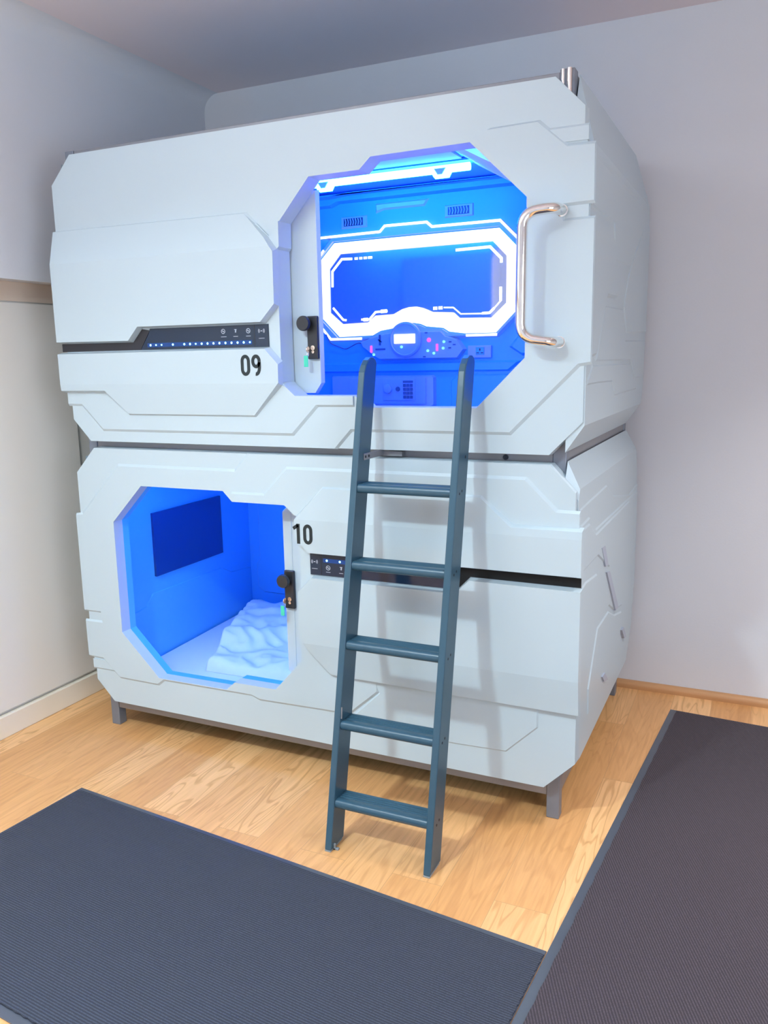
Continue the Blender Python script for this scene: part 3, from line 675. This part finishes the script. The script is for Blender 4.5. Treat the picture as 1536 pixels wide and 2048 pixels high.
# ================================================================== lower pod
lo = thing('sleeping_pod', 'lower white sleeping pod numbered 10 with blue interior and quilt', 'sleeping pod', (1.0, 0.6, 0.14), 'stacked white sleeping pods')
obj('front_shell', flip(front_shell_bm('low')), M['shell'], lo)
bm = bmesh.new(); plate(bm, offset(OPEN, -0.018), -0.034, 0.001, 0.0, [OPEN]); obj('led_tint_collar', flip(bm), M['liner'], lo)  # white collar tinted blue, LED light on the reveal put into its colour
ss = obj('side_shell', side_shell_bm('low'), M['shell'], lo)
for pts in ([(0.323, 0.898), (0.394, 0.892), (0.474, 0.800), (0.415, 0.806)], [(0.446, 0.778), (0.514, 0.766), (0.756, 0.552), (0.682, 0.560)], [(0.870, 0.418), (0.924, 0.416), (1.002, 0.346), (0.943, 0.357)], [(0.417, 0.375), (0.474, 0.372), (0.552, 0.314), (0.464, 0.338)]):
    bm = bmesh.new(); plate(bm, pts, 2.050, 2.0630, 0.001, axis='x'); obj('side_slot', bm, M['panel_grey'], ss, label='grey slanted slot')
bm = bmesh.new(); plate(bm, [(-0.02, 0.17), (1.18, 0.17), (1.18, 1.20), (-0.02, 1.20)], 0.004, 0.02, 0.03, axis='x')
for v in bm.verts: v.co.x = -v.co.x
obj('side_shell', bm, M['shell'], lo)
obj('interior_liner', liner_bm(0.150, 1.190), M['liner'], lo)
obj('display_bar', flip(plate(bmesh.new(), [(-0.045, 1.6275), (0.36, 1.6275), (0.41, 1.70), (0.372, 1.706), (0.325, 1.6575), (-0.045, 1.6595)], 0.0532, 0.0555, 0.001)), M['bar_low'], lo, label='black bar')
dg = obj('display_panel', flip(plate(bmesh.new(), [(0.36, 1.6275), (0.943, 1.6265), (0.943, 1.7065), (0.41, 1.7065), (0.405, 1.69)], 0.0532, 0.0565, 0.001)), M['glass'], lo, label='navy display panel with blue lights')
for k in (0, 2, 6, 8, 9, 10, 11, 13, 15, 16):
    bm = bmesh.new(); revolve(bm, [(0.0040, 0.0), (0.0024, 0.0022)], (1.150 + 0.02668 * k, -0.0567, 0.8595), seg=12)
    obj('indicator_light', bm, M['led'], dg)
obj('led_halo', BX(1.135, 1.610, -0.0568, -0.0560, 0.852, 0.867), M['halo'], dg, label='blue halo of the dots drawn as a glowing band')
icons(dg, [('waves', 1.099, 0.852, 0.0095), ('disc', 1.155, 0.833, 0.0078), ('cup', 1.208, 0.835, 0.007), ('line', 1.099, 0.826, 0.012), ('line', 1.155, 0.817, 0.009), ('line', 1.208, 0.817, 0.008)], 0.0566)
obj('divider', BX(1.1255, 1.1275, -0.0572, -0.0563, 0.804, 0.878), M['bar'], dg)
obj('room_number', digits('10', 1.026, 0.9205, 1.108, 0.9945, 0.0810, 0.0822, 0.0122), M['ink'], lo, label='black numerals 10')
bm = bmesh.new(); plate(bm, [(0.903, 0.372), (0.903, 1.012), (0.930, 1.036), (1.45, 1.036), (1.45, 0.352), (0.925, 0.352)], -0.058, -0.040, [0.006, 0.006, 0.004, 0.003, 0.003, 0.004])
ribbon(bm, [(0.945, 1.03), (0.945, 0.358)], 0.003, -0.041, -0.0385)
dr = obj('sliding_door', bm, M['shell'], lo)
lock_parts(dr, 0.934, 0.706, 0.923, 0.745, '')
key_thing('metal key with a green tag hanging in the lower pod lock', 0.925, 0.0175, 0.668, -0.010)
# television on the end wall
tv = obj('television', BX(0.052, 0.066, 0.284, 0.799, 0.610, 0.907, bev=0.002), M['tv'], lo, label='dark wall television')
bm = bmesh.new(); plate(bm, [(0.02, 0.16), (0.02, 0.478), (0.161, 0.480), (0.215, 0.488), (0.262, 0.536), (0.790, 0.530), (0.876, 0.488), (1.05, 0.472), (1.05, 0.16)], 0.052, 0.057, 0.003, axis='x'); obj('end_panel', bm, M['liner'], lo)
bm = bmesh.new(); plate(bm, [(0.115, 1.18), (0.115, 0.52), (0.095, 0.50), (0.095, 0.37), (0.135, 0.335), (1.80, 0.335), (1.80, 1.18)], -1.060, -1.052, 0.006); obj('rear_panel', bm, M['liner'], lo)
obj('strike_plate', BX(0.105, 0.120, 0.037, 0.060, 0.672, 0.782, bev=0.001), M['trim_dark'], lo)
obj('door_track', BX(0.108, 0.122, 0.040, 0.062, 0.34, 1.06), M['liner'], lo)
bm = bmesh.new(); tube(bm, [(0.20, 0.055, 1.164), (1.75, 0.055, 1.164)], 0.012, 12); obj('glow_strip', bm, M['strip_low'], lo, smooth=True)

# mattress and quilt
bm = bmesh.new(); box(bm, 0.066, 1.94, 0.078, 1.048, 0.151, 0.232, 0.018)
for v in bm.verts:
    if v.co.z > 0.19: v.co.z += 0.030 * (v.co.y - 0.1)
tag(obj('mattress', bm, M['linen'], smooth=True), 'thin white mattress lying inside the lower pod', 'mattress')

def quilt_bm():
    bm = bmesh.new(); nx, ny = 110, 80
    def fold(u, v):
        x = 0.385 + 0.86 * u - 0.28 * v + 0.03 * v * v; y = 0.185 + 0.03 * u + 0.74 * v
        return x, y
    V = []
    for j in range(ny + 1):
        row = []
        for i in range(nx + 1):
            u, v = i / nx, j / ny
            x, y = fold(u, v)
            e = min(u / 0.035, (1 - u) / 0.035, v / 0.05, (1 - v) / 0.05, 1.0)
            edge = math.sqrt(max(0.0, 1 - (1 - e) ** 2))
            flap = 0.046 / (1 + math.exp(-(v - (0.20 + 0.55 * u + 0.06 * noise.noise((u * 6, 1.3, 0)))) * 38))
            h = 0.052 + flap
            d = noise.noise((x * 5, y * 7, 0.4)) * 0.020 + abs(noise.noise((x * 11 + y * 7, y * 13 - x * 5, 2.4))) * -0.026 + noise.noise((x * 24, y * 26, 5.1)) * 0.003
            d += 0.006 * math.sin(22 * (y - 0.35 * x) + 3 * noise.noise((x * 4, y * 4, 7)))
            z = 0.236 + 0.030 * (y - 0.1) + (h + d) * edge
            wob = 0.012 * noise.noise((u * 9, v * 9, 3.3))
            row.append(bm.verts.new((x + wob, y + wob * 0.6, z)))
        V.append(row)
    for j in range(ny):
        for i in range(nx): bm.faces.new((V[j][i], V[j][i + 1], V[j + 1][i + 1], V[j + 1][i]))
    # underside and rim
    rim = [V[0][i] for i in range(nx + 1)] + [V[j][nx] for j in range(1, ny + 1)] + [V[ny][i] for i in range(nx - 1, -1, -1)] + [V[j][0] for j in range(ny - 1, 0, -1)]
    low = [bm.verts.new((v.co.x, v.co.y, 0.2335 + 0.030 * (v.co.y - 0.1))) for v in rim]
    for i in range(len(rim)): bm.faces.new((rim[i], rim[(i + 1) % len(rim)], low[(i + 1) % len(rim)], low[i]))
    bm.faces.new(low)
    return bm
tag(obj('quilt', quilt_bm(), M['linen'], smooth=60), 'white folded quilt with wrinkles lying on the mattress in the lower pod', 'quilt')

# ------------------------------------------------------------------ ladder
ld = thing('ladder', 'dark teal wooden ladder with five rungs leaning on the pods', 'ladder', (1.53, -0.43, 0))
K = 0.2145; Y0 = -0.483; DY = 0.092
def fy(z): return Y0 + K * z
SIDE = [(fy(0.005), 0.005), (fy(0.005) + DY, 0.005), (-0.0555, 1.562), (-0.063, 1.575), (-0.080, 1.583), (-0.100, 1.583), (-0.120, 1.574), (-0.139, 1.557), (-0.153, 1.534), (-0.163, 1.505)]
SIDE[-1] = (fy(1.49), 1.49)
for x0, x1 in ((1.344, 1.367), (1.690, 1.714)):
    bm = bmesh.new(); plate(bm, SIDE, x0, x1, 0.0, axis='x')
    bmesh.ops.dissolve_limit(bm, angle_limit=0.01, verts=bm.verts[:], edges=bm.edges[:])
    st = obj('stringer', bm, M['ladder'], ld, bevel=0.006, segs=3)
    obj('foot_pad', BX(x0 + 0.001, x1 - 0.001, Y0 + 0.001, Y0 + 0.085, 0.0, 0.0055, bev=0.001), M['rubber'], st, label='clear plastic foot')
for z in (0.150, 0.400, 0.656, 0.912, 1.160):
    yf = fy(z) + 0.006; yb = fy(z) + DY - 0.010; h = 0.015
    pr = [(yb, z - h), (yb, z + h)] + [(y, z + h - (0.0022 if k % 2 else 0)) for k, y in enumerate([yb - 0.006 - 0.0055 * q + (0.0008 if q % 2 else 0) for q in range(9)])]
    pr += [(yf + 0.012 - 0.012 * math.sin(math.radians(a)), z + (h - 0.0) * math.cos(math.radians(a))) for a in range(0, 181, 20)]
    bm = bmesh.new(); plate(bm, pr, 1.367, 1.690, 0.0, axis='x')
    rg = obj('rung', bm, M['ladder'], ld, smooth=35)
    for dy in (0.028, 0.050):
        bm = bmesh.new(); cyl(bm, (1.7135, fy(z) + dy, z + (0.004 if dy > 0.03 else -0.002)), (1, 0, 0), 0.0042, 0.0012, 14)
        obj('screw_head', bm, M['screw'], rg, smooth=True)
bm = bmesh.new(); cyl(bm, (1.7135, fy(1.268) + 0.06, 1.268), (1, 0, 0), 0.005, 0.0012, 14); obj('screw_head', bm, M['screw'], ld, smooth=True)
# strap tying the ladder to the frame
bm = bmesh.new(); box(bm, 1.367, 1.370, -0.175, -0.020, 1.248, 1.270, 0.001); box(bm, 1.367, 1.440, -0.0235, -0.0195, 1.2455, 1.263, 0.001); box(bm, 1.42, 1.44, -0.02, 0.004, 1.2455, 1.262)
hk = obj('bracket', bm, M['steel'], ld, label='grey metal bracket to the frame')
for y in (-0.165, -0.14):
    bm = bmesh.new(); cyl(bm, (1.370, y, 1.259), (1, 0, 0), 0.0045, 0.0015, 12); obj('screw_head', bm, M['screw'], hk, smooth=True)
bm = bmesh.new(); tube(bm, [(1.369, fy(0.44) + 0.004, 0.425), (1.369, fy(0.46) + 0.004, 0.462)], 0.0025, 8); obj('pin', bm, M['steel'], ld, smooth=True)
bm = bmesh.new(); box(bm, 1.367, 1.374, -0.463, -0.457, 0.0, 0.022, 0.001); box(bm, 1.367, 1.384, -0.463, -0.452, 0.0, 0.006, 0.001); obj('clip', bm, M['rubber'], ld)

# ------------------------------------------------------------------ lights
def area(name, loc, rot, size, power, col, shape='DISK', size_y=None, spread=None):
    l = bpy.data.lights.new(name, 'AREA'); l.shape = shape; l.size = size
    if size_y: l.size_y = size_y
    l.energy = power; l.color = col
    if spread: l.spread = spread
    o = bpy.data.objects.new(name, l); COL.objects.link(o); o.location = loc; o.rotation_euler = rot; return o
def point(name, loc, power, col, r=0.06):
    l = bpy.data.lights.new(name, 'POINT'); l.energy = power; l.color = col; l.shadow_soft_size = r
    o = bpy.data.objects.new(name, l); COL.objects.link(o); o.location = loc; return o
area('ceiling_lamp_light', (1.1, -2.3, 2.90), (0, 0, 0), 0.17, 62, (0.76, 0.95, 1.0), spread=math.radians(146))
area('ceiling_fill', (0.5, -2.2, 2.45), (math.radians(180), 0, 0), 0.5, 64, (0.81, 0.97, 1.0))  # added upward fill to brighten the ceiling, not a visible lamp
area('right_fill', (XR - 0.05, -2.6, 1.5), (math.radians(90), 0, math.radians(90)), 2.0, 58, (0.72, 0.85, 1.0), 'RECTANGLE', 1.4)  # added cool fill from the right wall, which has no window
area('side_lamp_light', (3.25, 0.10, 2.92), (0, 0, 0), 0.35, 17, (1.0, 0.99, 0.98), spread=math.radians(86))

w = bpy.data.worlds.new('World'); SC.world = w; w.use_nodes = True
w.node_tree.nodes['Background'].inputs[0].default_value = (0.5, 0.55, 0.65, 1); w.node_tree.nodes['Background'].inputs[1].default_value = 0.05

# ------------------------------------------------------------------ camera and view
cd = bpy.data.cameras.new('camera'); cam = bpy.data.objects.new('camera', cd); COL.objects.link(cam)
cam.location = (2.56999, -2.60297, 1.57659); cam.rotation_mode = 'XYZ'
cam.rotation_euler = tuple(math.radians(a) for a in (79.46033, 1.06498, 24.79373))
cd.sensor_fit = 'AUTO'; cd.sensor_width = 36; cd.lens = 1646.25 / 2048 * 36; cd.clip_start = 0.02
SC.camera = cam
vs = SC.view_settings; vs.view_transform = 'Standard'; vs.look = 'None'; vs.exposure = 0.0; vs.gamma = 1.0; vs.use_curve_mapping = False
